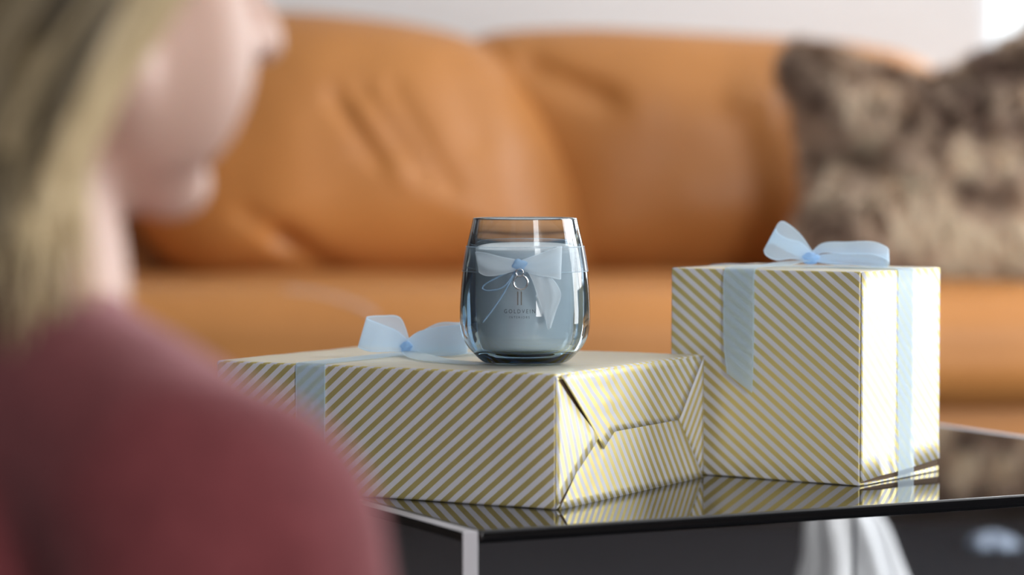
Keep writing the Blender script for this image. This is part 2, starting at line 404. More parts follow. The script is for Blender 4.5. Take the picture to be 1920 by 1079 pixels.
def make_fur(o, count, parent):
    me = o.data; me.calc_loop_triangles(); nv = len(me.vertices)
    co = np.empty(nv * 3); me.vertices.foreach_get('co', co); co = co.reshape(-1, 3)
    no = np.empty(nv * 3); me.vertices.foreach_get('normal', no); no = no.reshape(-1, 3)
    tri = np.empty(len(me.loop_triangles) * 3, dtype=np.int32); me.loop_triangles.foreach_get('vertices', tri); tri = tri.reshape(-1, 3)
    A, B, C_ = co[tri[:, 0]], co[tri[:, 1]], co[tri[:, 2]]
    ar = np.linalg.norm(np.cross(B - A, C_ - A), axis=1); ar *= np.where((A[:, 1] > FY0 + .03), 0.25, 1.0)
    t = rng.choice(len(tri), count, p=ar / ar.sum()); u = rng.random((count, 1)); v = rng.random((count, 1)); f = u + v > 1; u[f] = 1 - u[f]; v[f] = 1 - v[f]
    p = A[t] + (B[t] - A[t]) * u + (C_[t] - A[t]) * v
    n = no[tri[t, 0]] * (1 - u - v) + no[tri[t, 1]] * u + no[tri[t, 2]] * v; n /= np.linalg.norm(n, axis=1, keepdims=True)
    ln = 0.020 + 0.018 * rng.random((count, 1))
    clump = np.array([[noise.noise(Vector(q * 28)), noise.noise(Vector(q * 28 + 7)), noise.noise(Vector(q * 28 + 13))] for q in p])
    d = n + clump * 1.0 + rng.normal(0, .18, (count, 3)) + np.array([[0.05, 0, -0.45]])
    d /= np.linalg.norm(d, axis=1, keepdims=True)
    side = np.cross(d, rng.normal(0, 1, (count, 3))); side /= np.linalg.norm(side, axis=1, keepdims=True)
    w = 0.0011
    mid = p + d * ln * .55; tip = p + d * ln + np.array([[0, 0, -1]]) * ln * .3
    V = np.stack([p - side * w, p + side * w, mid + side * w * .8, mid - side * w * .8, tip], 1).reshape(-1, 3)
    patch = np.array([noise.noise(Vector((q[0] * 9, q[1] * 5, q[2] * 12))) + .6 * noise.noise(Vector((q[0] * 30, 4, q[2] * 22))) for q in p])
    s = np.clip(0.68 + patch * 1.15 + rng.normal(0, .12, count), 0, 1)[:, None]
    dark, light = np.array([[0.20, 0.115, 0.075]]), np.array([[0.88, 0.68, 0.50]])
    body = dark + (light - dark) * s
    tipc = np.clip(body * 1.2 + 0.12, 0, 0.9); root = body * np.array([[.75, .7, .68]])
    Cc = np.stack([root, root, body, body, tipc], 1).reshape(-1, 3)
    me2 = bpy.data.meshes.new('fur_pile'); b = np.arange(count) * 5
    me2.vertices.add(count * 5); me2.vertices.foreach_set('co', V.astype(np.float32).ravel())
    loops = np.stack([b, b + 1, b + 2, b + 3, b + 3, b + 2, b + 4], 1).ravel()
    me2.loops.add(len(loops)); me2.loops.foreach_set('vertex_index', loops.astype(np.int32))
    st = np.stack([np.arange(count) * 7, np.arange(count) * 7 + 4], 1).ravel(); me2.polygons.add(count * 2)
    me2.polygons.foreach_set('loop_start', st.astype(np.int32)); me2.update(calc_edges=True); me2.validate()
    a = me2.color_attributes.new('Col', 'FLOAT_COLOR', 'POINT'); a.data.foreach_set('color', np.hstack([Cc, np.ones((len(Cc), 1))]).astype(np.float32).ravel())
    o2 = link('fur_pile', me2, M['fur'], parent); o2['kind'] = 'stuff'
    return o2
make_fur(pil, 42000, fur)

# ------------------------------------------------------------------ acrylic table
TZ = CZ - 0.2246
p1 = PZ(867, 998, TZ); p2 = PZ(1920, 929, TZ)
uu = (p2 - p1).normalized(); tyaw = math.atan2(uu.y, uu.x); vv = Vector((-uu.y, uu.x, 0))
pr = PZ(1765, 796, TZ); TW = (pr - p1).dot(uu); kx = (1617 - 960) / FPX / math.cos(PITCH)
E0 = p1 + uu * TW; TD = (kx * E0.y - E0.x) / (vv.x - kx * vv.y); TH = 0.0088
table = thing('coffee_table', 'low acrylic coffee table with a glossy black top under the gifts', 'table', (p1.x, p1.y, 0), tyaw)
PT = 0.0115
bevel_mod(from_bm('tabletop', box_bm(PT + .0003, TW - PT - .0003, 0, TD, TZ - TH, TZ), M['slab'], table), .003, 4)
for x in (0, TW - PT):
    sp_ = bake(bevel_mod(from_bm('side_panel', box_bm(x, x + PT, 0, TD, 0.0125, TZ), [M['acrylic'], M['acrylic_edge']], table), .0012, 2))
    for p in sp_.data.polygons:
        if abs(p.normal.x) < .5 and p.normal.y < .5 and p.normal.z > -.5: p.material_index = 1          # sawn, frosted edges

# ------------------------------------------------------------------ wrapped gifts
def wrapped_core(name, L, W, H, parent, ang_front, skip_right=False, bev=0.0022, phase=0.0):
    """rounded box, local x along -L..0 (front face at y=0), y 0..W, z 0..H; stripes laid with uv per face"""
    bm = box_bm(-L, 0, 0, W, 0, H)
    bmesh.ops.subdivide_edges(bm, edges=bm.edges[:], cuts=10, use_grid_fill=True)
    sharp = [e for e in bm.edges if len(e.link_faces) == 2 and e.link_faces[0].normal.dot(e.link_faces[1].normal) < .5]
    bm.normal_update()
    sharp = [e for e in bm.edges if e.calc_face_angle(0) > 1]
    bmesh.ops.bevel(bm, geom=sharp, offset=bev, segments=3, affect='EDGES', profile=0.5)
    bm.normal_update()
    uvl = bm.loops.layers.uv.new('UVMap')
    s, c = math.sin(ang_front), math.cos(ang_front)
    for f in bm.faces:
        n = f.normal; ax = max(range(3), key=lambda k: abs(n[k]))
        for l in f.loops:
            x, y, z = l.vert.co
            if ax == 1: a, b = (x, z)
            elif ax == 2: a, b = (x, H + y) if n.z > 0 else (x, -y)
            else: a, b = (y, z) if n.x > 0 else (-y, z)
            l[uvl].uv = (a * s - b * c + phase, a * c + b * s)
    # gentle slackness of the paper
    for v in bm.verts:
        p = v.co; k = 0.0005
        n = v.normal; v.co = p + n * k * noise.noise(Vector((p.x * 25, p.y * 25, p.z * 25)))
    return from_bm(name, bm, M['paper'], parent)
def flap(name, poly, parent, ang, origin, lift=None, th=0.0003, plane_x=0.0, sub=8, phase=0.0):
    """a folded sheet of paper on the right-hand end (local x = plane_x): polygon in (y, z); lift(y, z) pushes it outward"""
    bm = bmesh.new(); uvl = bm.loops.layers.uv.new('UVMap')
    vs = [bm.verts.new((0, y, z)) for y, z in poly]; bm.faces.new(vs)
    bmesh.ops.triangulate(bm, faces=bm.faces[:])
    bmesh.ops.subdivide_edges(bm, edges=bm.edges[:], cuts=sub, use_grid_fill=True)
    s, c = math.sin(ang), math.cos(ang)
    for f in bm.faces:
        for l in f.loops:
            y, z = l.vert.co.y - origin[0], l.vert.co.z - origin[1]
            l[uvl].uv = (y * s - z * c + phase, y * c + z * s)
    for v in bm.verts: v.co.x = plane_x + (lift(v.co.y, v.co.z) if lift else 0)
    bm.normal_update()
    for f in bm.faces:
        if f.normal.x < 0: f.normal_flip()
    o = from_bm(name, bm, M['paper'], parent)
    m = o.modifiers.new('thickness', 'SOLIDIFY'); m.thickness = th; m.offset = -1
    return bake(o)

# --- flat gift (left)
G1 = dict(L=.2843, W=.2343, H=.0931, yaw=-.5118)
c1 = Vector((.0309, 1.7982, TZ))
gift = thing('gift_box', 'wide flat gift in gold striped paper carrying the glass candle', 'gift', c1, G1['yaw'])
L, W, H = G1['L'], G1['W'], G1['H']
EP = 0.0012
wrapped_core('wrapping', L - EP, W, H, gift, math.radians(40), phase=0.001).location.x = -EP
from_bm('card_box', box_bm(-.01, -EP + .0004, .004, W - .004, .004, H - .004), M['card'], gift, smooth=False)
a40 = math.radians(40)
# flaps folded over the right end, in (y, z): the left tuck, the right tuck, the lower flap and the upper flap on top
flap('tuck_flap', [(0, 0.001), (0, H - .002), (.056, .045)], gift, math.radians(-70), (0, 0), lambda y, z: -.0008 + .0035 * max(0, min(1, y / .05)) * math.exp(-((z - .045) / .03) ** 2))
flap('tuck_flap', [(W, 0.001), (W, H - .001), (W - .045, .047)], gift, math.radians(48), (0, 0), lambda y, z: -.0004)
flap('lower_flap', [(.003, 0.0), (W - .001, 0.0), (W - .046, .050), (.058, .053), (.0475, .041)], gift, math.radians(-52), (0, 0), lambda y, z: 0.0001 + .0012 * max(0, 1 - y / .06) * min(1, z / .04))
def up_lift(y, z):
    e = max(0, 1 - max(0, (y - .048 * (H - z) / .047)) / .03)          # curls up along its lower left edge
    w = .00040 + (.0003 if y < .08 else 0) + .0020 * e * e * max(0, min(1, (H - z) / .03))
    w += .0016 * math.exp(-((y - .062 - (H - z) * .35) / .006) ** 2) * math.exp(-((z - H + .02) / .022) ** 2)
    return w
flap('upper_flap', [(.0035, H - .0008), (W - .001, H - .0008), (W - .044, .047), (.085, .047), (.066, .036)], gift, math.radians(-40), (0, 0), up_lift)
# ribbon across the front, over the top and down the back
RB = .0255
rx = -.2010
ev = .0008
rv, rf, ru = strip([(rx, -ev, 0.0005), (rx, -ev, .03), (rx, -ev, .06), (rx, -ev, H - .002), (rx, -ev * .3, H + ev * .3), (rx, .002, H + ev), (rx, .03, H + ev), (rx, .08, H + ev), (rx, .15, H + ev), (rx, W - .002, H + ev), (rx, W + ev * .3, H + ev * .3), (rx, W + ev, H - .002), (rx, W + ev, .0005)], [(1, 0, 0)] * 13, [RB] * 13, 1)
mesh('ribbon', rv, rf, M['organza'], gift, uvs=ru)

def bow(parent, at, pieces, yaw_inv, name='bow', knot=(.0055, .0045, .0045), m='organza'):
    """a tied bow: loops and tails given in photo-aligned axes (right, away, up) in mm"""
    R = Matrix.Rotation(yaw_inv, 3, 'Z')
    b = bpy.data.objects.new(name, None); COL.objects.link(b); b.parent = parent; b.location = at; b.empty_display_size = .02
    for nm, pts, wd, wid in pieces:
        v, f, uv = strip([R @ Vector(p) * .001 for p in pts], [R @ Vector(w) for w in wd], [w * .001 for w in wid], 8, 6)
        mesh(nm, v, f, M[m], b, uvs=uv)
    bm = bmesh.new(); bmesh.ops.create_uvsphere(bm, u_segments=24, v_segments=14, radius=1)
    for v in bm.verts:
        p = v.co.copy(); k = 1 + .12 * math.sin(5 * math.atan2(p.z, p.x))
        v.co = R @ Vector((p.x * knot[0] * k, p.y * knot[1] * k, p.z * knot[2]))
    from_bm('knot', bm, M['organza_knot'], b)
    return b
M['organza_knot'] = organza('gathered_blue_organza', (0.52, 0.76, 1.0), 0.85)
kz = H + .006
kn = P(762, 664, 1.96); kl = Matrix.Rotation(-G1['yaw'], 3, 'Z') @ (PZ(762, 668, TZ + H) - c1)
bow(gift, (kl.x, kl.y, H + .0065), [
    ('loop', [(0, 0, 1), (-9, -5, 5), (-23, -9, 8), (-32, -5, 11), (-32, 4, 12), (-22, 9, 12), (-8, 7, 11), (1, 1, 2)],
     [(.25, .3, .9)] * 8, [9, 17, 23, 24, 24, 25, 24, 9]),
    ('loop', [(0, 0, 1), (9, -4, 4), (24, -8, 5), (38, -6, 6), (46, 0, 7), (38, 8, 7), (22, 8, 7), (0, 1, 1)],
     [(0, .35, .9)] * 8, [9, 17, 23, 24, 24, 24, 22, 9]),
    ('tail', [(0, 0, -2), (8, -22, -4), (22, -56, -5.2), (44, -86, -5.5), (62, -98, -5.5)], [(.9, .5, .1), (.9, .5, .1), (.9, .5, 0), (.7, .7, 0), (.5, .8, 0)], [8, 17, 24, 25, 25]),
    ('tail', [(0, 0, -2), (22, 2, -4), (50, 12, -5), (86, 26, -5.4), (118, 32, -5.5)], [(0, 1, .1), (-.2, 1, .1), (-.3, 1, 0), (-.3, 1, 0), (-.2, 1, 0)], [8, 17, 24, 25, 25]),
], -G1['yaw'])

# --- tall gift (right)
c2 = Vector((.256, 1.9392, TZ)); G2 = dict(L=.1642, W=.129, H=.158, yaw=-.6178)
gift2 = thing('gift_box', 'tall boxy gift in gold striped paper topped with a blue bow', 'gift', c2, G2['yaw'])
L2, W2, H2 = G2['L'], G2['W'], G2['H']
def second_gift():
    wrapped_core('wrapping', L2 - .0008, W2, H2, gift2, math.radians(-37), bev=.0016).location.x = -.0008
    # right-hand end: one plain sheet whose lower edge lifts off the table, and the sheet below it
    flap('end_flap', [(.0005, .003), (.03, .0052), (.06, .0062), (.09, .0075), (W2 - .0005, .010), (W2 - .0005, H2 - .0003), (.0005, H2 - .0003)], gift2, math.radians(-40), (0, 0),
         lambda y, z: .0002 + .0009 * math.exp(-(z / .014) ** 2) * min(1, y / .05))
    from_bm('card_box', box_bm(-.01, -.0008 + .0004, .002, W2 - .002, .002, H2 - .004), M['card'], gift2, smooth=False)
    flap('under_flap', [(.001, 0.0006), (W2 - .001, 0.0006), (W2 - .001, .0042), (.06, .0022)], gift2, math.radians(-60), (0, 0), lambda y, z: .0002)
    # top sheet lifted along the front right edge
    ry = .0700; e = .0010
    rv, rf, ru = strip([(e + .0006, ry, .0008), (e + .0012, ry, .02), (e, ry, .06), (e, ry, .11), (e, ry, H2 - .002), (e * .3, ry, H2 + e * .3), (-.002, ry, H2 + e), (-.03, ry, H2 + e), (-.08, ry, H2 + e), (-.13, ry, H2 + e), (-L2 + .002, ry, H2 + e), (-L2 - e * .3, ry, H2 + e * .3), (-L2 - e, ry, H2 - .002), (-L2 - e, ry, .0008)], [(0, 1, 0)] * 14, [RB] * 14, 1)
    mesh('ribbon', rv, rf, M['organza'], gift2, uvs=ru)
    R = Matrix.Rotation(-G2['yaw'], 3, 'Z')
    at = R @ (PZ(1503, 497, TZ + H2) - c2)
    at = Vector((-.079, .066, 0))
    tl = [R @ (P(1390, y, 1.985) - c2) for y in (512,)]
    fx = -.1015                                    # where the tail goes over the front edge (local x)
    inv = Matrix.Rotation(G2['yaw'], 3, 'Z')
    def loc(x, y, z): return tuple((inv @ (Vector((x, y, z)) - Vector((at.x, at.y, H2 + .007)))) * 1000)
    wl = lambda v: tuple(inv @ Vector(v))
    bow(gift2, (at.x, at.y, H2 + .007), [
        ('loop', [(0, 0, 1), (-11, -3, 6), (-22, -6, 7), (-30, -5, 11), (-31, 0, 16), (-25, 4, 20), (-12, 4, 12), (0, 0, 2)],
         [(.45, .5, .75)] * 8, [9, 17, 22, 23, 23, 23, 20, 9]),
        ('loop', [(0, 0, 2), (10, 2, 8), (28, 2, 8), (48, 1, 8), (60, 0, 3), (58, -1, -2), (46, -1, -1), (30, -1, 0), (14, -1, 0), (0, 0, 0)],
         [(.1, .85, .45)] * 10, [9, 16, 20, 21, 21, 21, 21, 19, 15, 9]),
        ('tail', [(0, 0, -1), loc(-.084, .050, H2 + .005), loc(-.093, .026, H2 + .0022), loc(fx, .006, H2 + .0016), loc(fx - .001, -.0016, H2 - .003), loc(fx - .001, -.0022, H2 - .03), loc(fx - .0005, -.0030, H2 - .06), loc(fx + .001, -.0042, H2 - .086)],
         [wl((.8, .6, .1))] + [wl((.9, .35, 0))] + [wl((1, .15, 0))] + [wl((1, 0, 0))] * 3 + [wl((1, 0, -.25)), wl((1, 0, -.62))], [8, 18, 25, 27, 27, 27, 27, 26]),
        ('tail', [(0, 0, -1), (14, -4, -3), (30, -6, -5.0), (46, -4, -5.6), (58, -3, -5.6)], [(-.2, .9, .3), (-.1, 1, .2), (0, 1, 0), (0, 1, 0), (0, 1, 0)], [8, 16, 23, 25, 25]),
    ], -G2['yaw'], knot=(.007, .005, .0048))
second_gift()

# ------------------------------------------------------------------ glass candle
gz = TZ + H + 0.0009
gc = PZ(984.5, 680.5, gz)
K = gc.y / FPX                                   # metres per photo pixel at the candle
candle = thing('candle', 'blue tinted glass candle tumbler with a sheer bow standing on the flat gift', 'candle', gc)
OUT = [(97.7, 271), (103.5, 245), (110, 217), (116, 181), (120, 145), (122.3, 110), (122.7, 80), (120.5, 60), (116.5, 46), (109, 32), (99, 20), (88, 9), (80, 3)]
INN = [(88, 271), (92, 245), (95, 217), (95, 181), (94.5, 145), (94, 110), (92.5, 80), (90, 58), (85, 42), (77, 32), (56, 27.5), (28, 26)]
sm = lambda pr: [(p.x, p.y) for p in catmull([(a * K, b * K, 0) for a, b in pr], 6)]
outer, inner = sm(OUT), sm(INN)
prof = [(0, 26 * K)] + inner[::-1] + [(91.5 * K, 272.5 * K), (94 * K, 273 * K), (96.5 * K, 272.6 * K)] + outer + [(74 * K, 1.2 * K), (68 * K, 0.4 * K), (62 * K, 1.5 * K), (40 * K, 5 * K), (0, 6 * K)]
gv, gf = lathe(prof, 128)
mesh('tumbler', gv, [f[::-1] for f in gf], M['glass'], candle)
def r_out(z):
    for (r0, z0), (r1, z1) in zip(outer, outer[1:]):
        if z1 <= z <= z0: return r1 + (r0 - r1) * (z - z1) / max(z0 - z1, 1e-9)
    return outer[0][0] if z > outer[0][1] else outer[-1][0]
wi = [(r - .0006, z) for r, z in inner if z < 214 * K]
wax = [(0, wi[0][1])] + [(wi[0][0] - .0008, wi[0][1])] + [(r, z - .0008) for r, z in wi] 
wax = [(0, wi[0][1] + .0002)] + [(wi[0][0] * .9, wi[0][1] + .0002)] + [(r, z + .0006 * (1 if z < 50 * K else 0)) for r, z in wi] + [(0, wi[-1][1] + .0006)]
wv, wf = lathe(wax, 96)
mesh('wax', wv, wf, M['wax'], candle)
# sheer ribbon tied round the glass
BZ0, BZ1 = 172 * K, 220 * K
bv, bf, bu = [], [], []
nb = 96
for k in range(nb + 1):
    a = 2 * math.pi * k / nb
    for j in range(7):
        z = BZ0 + (BZ1 - BZ0) * j / 6; r = r_out(z) + .0006
        bv.append((r * math.cos(a), r * math.sin(a), z)); bu.append((a * .05, j / 6 - .5))
for k in range(nb):
    for j in range(6): i = k * 7 + j; bf.append((i, i + 7, i + 8, i + 1))
mesh('ribbon', bv, bf, M['organza_thin'], candle, uvs=bu)
def onglass(px, py, off=.0012):
    """a point on the front of the glass under this photo pixel (local to the candle)"""
    z = (681 - py) * K; x = (px - 984.5) * K; r = r_out(z) + off
    return Vector((x, -math.sqrt(max(r * r - x * x, 1e-9)), z))
cb = bpy.data.objects.new('bow', None); COL.objects.link(cb); cb.parent = candle; cb.empty_display_size = .02
def on_strip(name, pts, m, off=.0016, n=8, cross=8):
    """ribbon lying close to the glass, given by its two edges in photo pixels"""
    A = catmull([(a, b, o) for a, b, c, d, o in pts], n); B = catmull([(c, d, o) for a, b, c, d, o in pts], n); V, F, UV = [], [], []
    for i, (p, q) in enumerate(zip(A, B)):
        for k in range(cross + 1):
            t = k / cross; e = p.lerp(q, t); V.append(onglass(e.x, e.y, off + e.z * .001 + .0008 * math.sin(t * math.pi * 3 + i * .15))); UV.append((i * .002, t - .5))
    w = cross + 1
    for i in range(len(A) - 1):
        for k in range(cross): F.append((i * w + k, i * w + k + 1, (i + 1) * w + k + 1, (i + 1) * w + k))
    return mesh(name, V, F, M[m], cb, uvs=UV)
# left loop, right loop (front and back layers), right tail, thin cord loop on the left
on_strip('loop', [(972, 484, 972, 502, 2), (940, 478, 942, 511, 4.5), (912, 471, 914, 514, 6.5), (893, 470, 899, 507, 6), (900, 480, 905, 500, 2.5), (940, 484, 942, 506, 1.2), (970, 487, 970, 500, 1)], 'organza_white')
on_strip('loop', [(978, 484, 978, 503, 2), (1005, 474, 1004, 512, 4.5), (1032, 464, 1030, 516, 6.5), (1051, 459, 1049, 520, 6), (1044, 468, 1042, 510, 2.5), (1010, 478, 1008, 506, 1.2), (980, 487, 980, 500, 1)], 'organza_white')
on_strip('tail', [(980, 492, 992, 494, 1.5), (996, 520, 1028, 512, 2.5), (1008, 555, 1050, 545, 3), (1018, 585, 1040, 580, 3), (1026, 612, 1031, 609, 2.5)], 'organza_white')
kv = [onglass(972, 492, .0055)]
bm = bmesh.new(); bmesh.ops.create_uvsphere(bm, u_segments=24, v_segments=14, radius=1)
for v in bm.verts:
    p = v.co.copy(); q = onglass(974, 493, .0035); k = 1 + .15 * math.sin(4 * math.atan2(p.z, p.x)); v.co = q + Vector((p.x * .0052 * k, p.y * .0036, p.z * .0040 * k))
from_bm('knot', bm, M['organza_knot'], cb)
mesh('cord', *tube(catmull([onglass(x, y, .0022) for x, y in ((968, 500), (950, 508), (925, 521), (909, 531), (906, 538), (916, 541), (938, 537), (952, 526), (966, 505), (945, 545), (925, 575), (906, 600))], 6), .0006, 8), M['cord'], cb)
ringc = onglass(976, 525, .0022)
rp = [ringc + Vector((.0049 * math.cos(t), 0, .0049 * math.sin(t))) for t in np.linspace(0, 2 * math.pi, 37)]
mesh('charm_ring', *tube(rp, .00075, 10, False), M['silver'], candle)
hp = [onglass(974, 507, .0045) + Vector((.0026 * math.cos(t), -.0008, .0026 * math.sin(t))) for t in np.linspace(0, 2 * math.pi, 25)]
mesh('charm_link', *tube(hp, .0005, 8, False), M['silver'], candle)
def lettering(text, px, py, width_px, cap_px, spacing, m):
    cu = bpy.data.curves.new('lettering', 'FONT'); cu.body = text; cu.align_x = 'CENTER'; cu.size = 1; cu.space_character = spacing; cu.resolution_u = 3
    o = bpy.data.objects.new('lettering', cu); COL.objects.link(o)
    dg = bpy.context.evaluated_depsgraph_get(); dg.update(); me = bpy.data.meshes.new_from_object(o.evaluated_get(dg), depsgraph=dg)
    bpy.data.objects.remove(o)
    xs = [v.co.x for v in me.vertices]; ys = [v.co.y for v in me.vertices]
    for v in me.vertices:
        fx = (v.co.x - (min(xs) + max(xs)) / 2) / (max(xs) - min(xs)) * width_px; fy = v.co.y / max(ys) * cap_px
        v.co = onglass(px + fx, py - fy, .0002)
    me.name = 'lettering'
    return link('lettering', me, M[m], candle, smooth=False)
lettering('GOLDVEIN', 974, 582, 57, 7.2, 1.5, 'ink')
lettering('INTERIORS', 973.5, 591.5, 37, 4.2, 1.6, 'ink')
for x in (970.5, 977): 
    q = [onglass(x + a, y, .0002) for a, y in ((-.9, 542), (.9, 542), (.9, 567), (-.9, 567))]
    mesh('emblem_bar', q, [(0, 1, 2, 3)], M['gold_ink'], candle, smooth=False)

# ------------------------------------------------------------------ white cloth below the table, highlight modelled as a lump on the rug
def crumpled(name, base, rows, folds, seed, m, label, cat):
    V, F = [], []; n = 120
    for zi, (z, rx_, ry_, ox) in enumerate(rows):
        for k in range(n):
            a = 2 * math.pi * k / n
            f = 1 + folds * (math.sin(a * 7 + seed + z * 9) * .5 + noise.noise(Vector((math.cos(a) * 2.4, math.sin(a) * 2.4, z * 9 + seed)))) 
            V.append(base + Vector((ox + rx_ * f * math.cos(a), ry_ * f * math.sin(a), z)))
    for i in range(len(rows) - 1):
        for k in range(n): F.append((i * n + k, i * n + (k + 1) % n, (i + 1) * n + (k + 1) % n, (i + 1) * n + k))
    F.append(tuple(range(n))[::-1]); F.append(tuple(range((len(rows) - 1) * n, len(rows) * n)))
    o = mesh(name, V, F, M[m]); return tag(o, label, cat)
cy = 2.98
cb0 = P(1582, 1079, cy); cb0.z = .0125
def interp(rows, n):
    pts = catmull([(a, b, 0) for a, b, _, _ in rows], n); p2_ = catmull([(c, d, 0) for _, _, c, d in rows], n)
    return [(p.x, p.y, q.x, q.y) for p, q in zip(pts, p2_)]
crumpled('crumpled_cloth', cb0, interp([(0, .088, .08, .012), (.04, .077, .07, .012), (.08, .066, .06, .010), (.12, .055, .052, .008), (.16, .046, .044, .002), (.195, .030, .03, -.004), (.212, .022, .02, -.006), (.216, .006, .006, -.006)], 6), .22, 2.0, 'cloth',
         'crumpled white cloth bunched up on the rug behind the acrylic table', 'cloth')
s0 = PZ(1872, 1026, .0125)  # a shiny highlight, put in as a small pale lump
crumpled('rug_highlight', s0, interp([(0, .036, .03, 0), (.006, .035, .03, 0), (.014, .028, .025, -.004), (.020, .015, .015, -.006), (.023, .004, .004, -.006)], 5), .22, 5.0, 'highlight_blue',
         'small pale blue crumpled shape standing in for a highlight on the dark rug before the sofa', 'cloth')

# ------------------------------------------------------------------ person sitting on the floor in the foreground
def cap_mesh(a, b, ra, rb, V, F, n=20):
    """closed tapered capsule from a to b"""
    a, b = Vector(a), Vector(b); t = (b - a).normalized(); u = t.orthogonal().normalized(); w = t.cross(u); o = len(V)
    rings = [(a - t * ra * math.cos(x), ra * math.sin(x)) for x in np.linspace(.18, math.pi / 2, 6)] + [(b + t * rb * math.sin(x), rb * math.cos(x)) for x in np.linspace(0, math.pi / 2 - .18, 6)]
    for c, r in rings: V.extend(c + (u * math.cos(2 * math.pi * k / n) + w * math.sin(2 * math.pi * k / n)) * r for k in range(n))
    for i in range(len(rings) - 1):
        for k in range(n): F.append((o + i * n + k, o + i * n + (k + 1) % n, o + (i + 1) * n + (k + 1) % n, o + (i + 1) * n + k))
    F.append(tuple(o + k for k in range(n))[::-1]); F.append(tuple(o + (len(rings) - 1) * n + k for k in range(n)))
def ell_mesh(c, r, R, V, F, nu=28, nv=18):
    bm = bmesh.new(); bmesh.ops.create_uvsphere(bm, u_segments=nu, v_segments=nv, radius=1); bm.verts.ensure_lookup_table(); o = len(V)
    for v in bm.verts: V.append(Vector(c) + R @ Vector((v.co.x * r[0], v.co.y * r[1], v.co.z * r[2])))
    for f in bm.faces: F.append(tuple(o + v.index for v in f.verts))
    bm.free()
def fuse(name, V, F, voxel, smooth_it, m, parent):
    o = mesh(name, V, F, m, parent)
    r = o.modifiers.new('fuse', 'REMESH'); r.mode = 'VOXEL'; r.voxel_size = voxel; r.use_smooth_shade = True
    s = o.modifiers.new('soften', 'SMOOTH'); s.factor = .5; s.iterations = smooth_it
    bake(o); o.data.polygons.foreach_set('use_smooth', [True] * len(o.data.polygons)); return o
person = thing('person', 'blond person in a maroon sweater sitting before the table, back turned to us', 'person', (-.26, 1.02, .012))
PO = Vector(person.location)
def W_(x, y, z): return Vector((x, y, CZ + z)) - PO               # camera-relative metres -> local
FW = Vector((.66, .751, 0)).normalized(); RV = Vector((FW.y, -FW.x, 0)); UP = Vector((0, 0, 1))
SR = W_(-.109, .955, -.138); SM = SR - RV * .165; SL = SM - RV * .165
NB = SM + Vector((.026, .010, .112)); HIP = SM - FW * .10 + Vector((0, 0, -.315))
HB = W_(-.180, 1.085, .030)                                       # skull base, neck leaning forward
HC = W_(-.190, 1.088, .098)                                       # middle of the head
hp_ = math.radians(8)
HY = Vector((.77, .638, 0)).normalized(); HF = (HY * math.cos(hp_) - UP * math.sin(hp_)); HU = (UP * math.cos(hp_) + HY * math.sin(hp_)); HL = Vector((-HY.y, HY.x, 0))
HR = Matrix((HF, HL, HU)).transposed()                            # columns: forward, left, up of the head
def hd(f, l, u): return HC + HF * f + HL * l + HU * u
V, F = [], []
I3 = Matrix.Identity(3)
BR = Matrix((FW, -RV, UP)).transposed()
# head
ell_mesh(hd(-.012, 0, .030), (.094, .073, .088), HR, V, F)
ell_mesh(hd(.030, 0, -.030), (.058, .060, .070), HR, V, F)
ell_mesh(hd(.040, 0, -.078), (.040, .040, .030), HR, V, F)
ell_mesh(hd(.070, 0, -.090), (.018, .022, .016), HR, V, F)
for s in (1, -1):
    ell_mesh(hd(.042, s * .034, -.042), (.038, .032, .052), HR, V, F)     # cheeks
    cap_mesh(hd(.004, s * .050, -.052), hd(.058, s * .020, -.092), .022, .016, V, F)   # jaw line
    ell_mesh(hd(.076, s * .030, .030), (.014, .024, .010), HR, V, F)      # brows
    ell_mesh(hd(.070, s * .031, .012), (.013, .014, .012), HR, V, F)      # eyes
    ell_mesh(hd(-.010, s * .073, -.004), (.018, .008, .030), HR, V, F)    # ears
cap_mesh(hd(.082, 0, .020), hd(.108, 0, -.022), .008, .0115, V, F)        # nose
for s in (1, -1): ell_mesh(hd(.093, s * .011, -.026), (.011, .008, .008), HR, V, F)
ell_mesh(hd(.085, 0, -.050), (.012, .024, .007), HR, V, F); ell_mesh(hd(.083, 0, -.060), (.012, .020, .008), HR, V, F)
# neck, torso
cap_mesh(hd(-.030, 0, -.035), NB - Vector((0, 0, .02)), .047, .052, V, F)
def torso(g, V, F, drop=0.0):
    cap_mesh(NB - Vector((0, 0, .035 + drop)), SR + Vector((-.01, 0, .012)), .040 + g, .046 + g, V, F); cap_mesh(NB - Vector((0, 0, .035 + drop)), SL + Vector((.0, 0, .012)), .040 + g, .046 + g, V, F)
    ell_mesh(SM + Vector((0, 0, -.075)) - FW * .01, (.095 + g, .150 + g, .135 + g), BR, V, F)
    ell_mesh(SM - FW * .05 + Vector((0, 0, -.20)), (.085 + g, .130 + g, .120 + g), BR, V, F)
    ell_mesh(HIP + Vector((0, 0, .03)), (.105 + g, .160 + g, .105 + g), BR, V, F)
EL_R = SR + FW * .09 + RV * .035 + Vector((0, 0, -.235)); WR_R = EL_R + FW * .19 - RV * .10 + Vector((0, 0, .025))
EL_L = SL + FW * .09 - RV * .035 + Vector((0, 0, -.235)); WR_L = EL_L + FW * .19 + RV * .10 + Vector((0, 0, .025))
def arms(g, V, F, cut=1.0):
    for S, E_, Wr in ((SR, EL_R, WR_R), (SL, EL_L, WR_L)):
        ell_mesh(S, (.052 + g,) * 3, I3, V, F)
        cap_mesh(S, E_, .046 + g, .036 + g, V, F); cap_mesh(E_, E_.lerp(Wr, cut), .036 + g, .025 + g * .8, V, F)
KN_R = HIP + FW * .34 + RV * .26 + Vector((0, 0, -.02)); KN_L = HIP + FW * .34 - RV * .26 + Vector((0, 0, -.02))
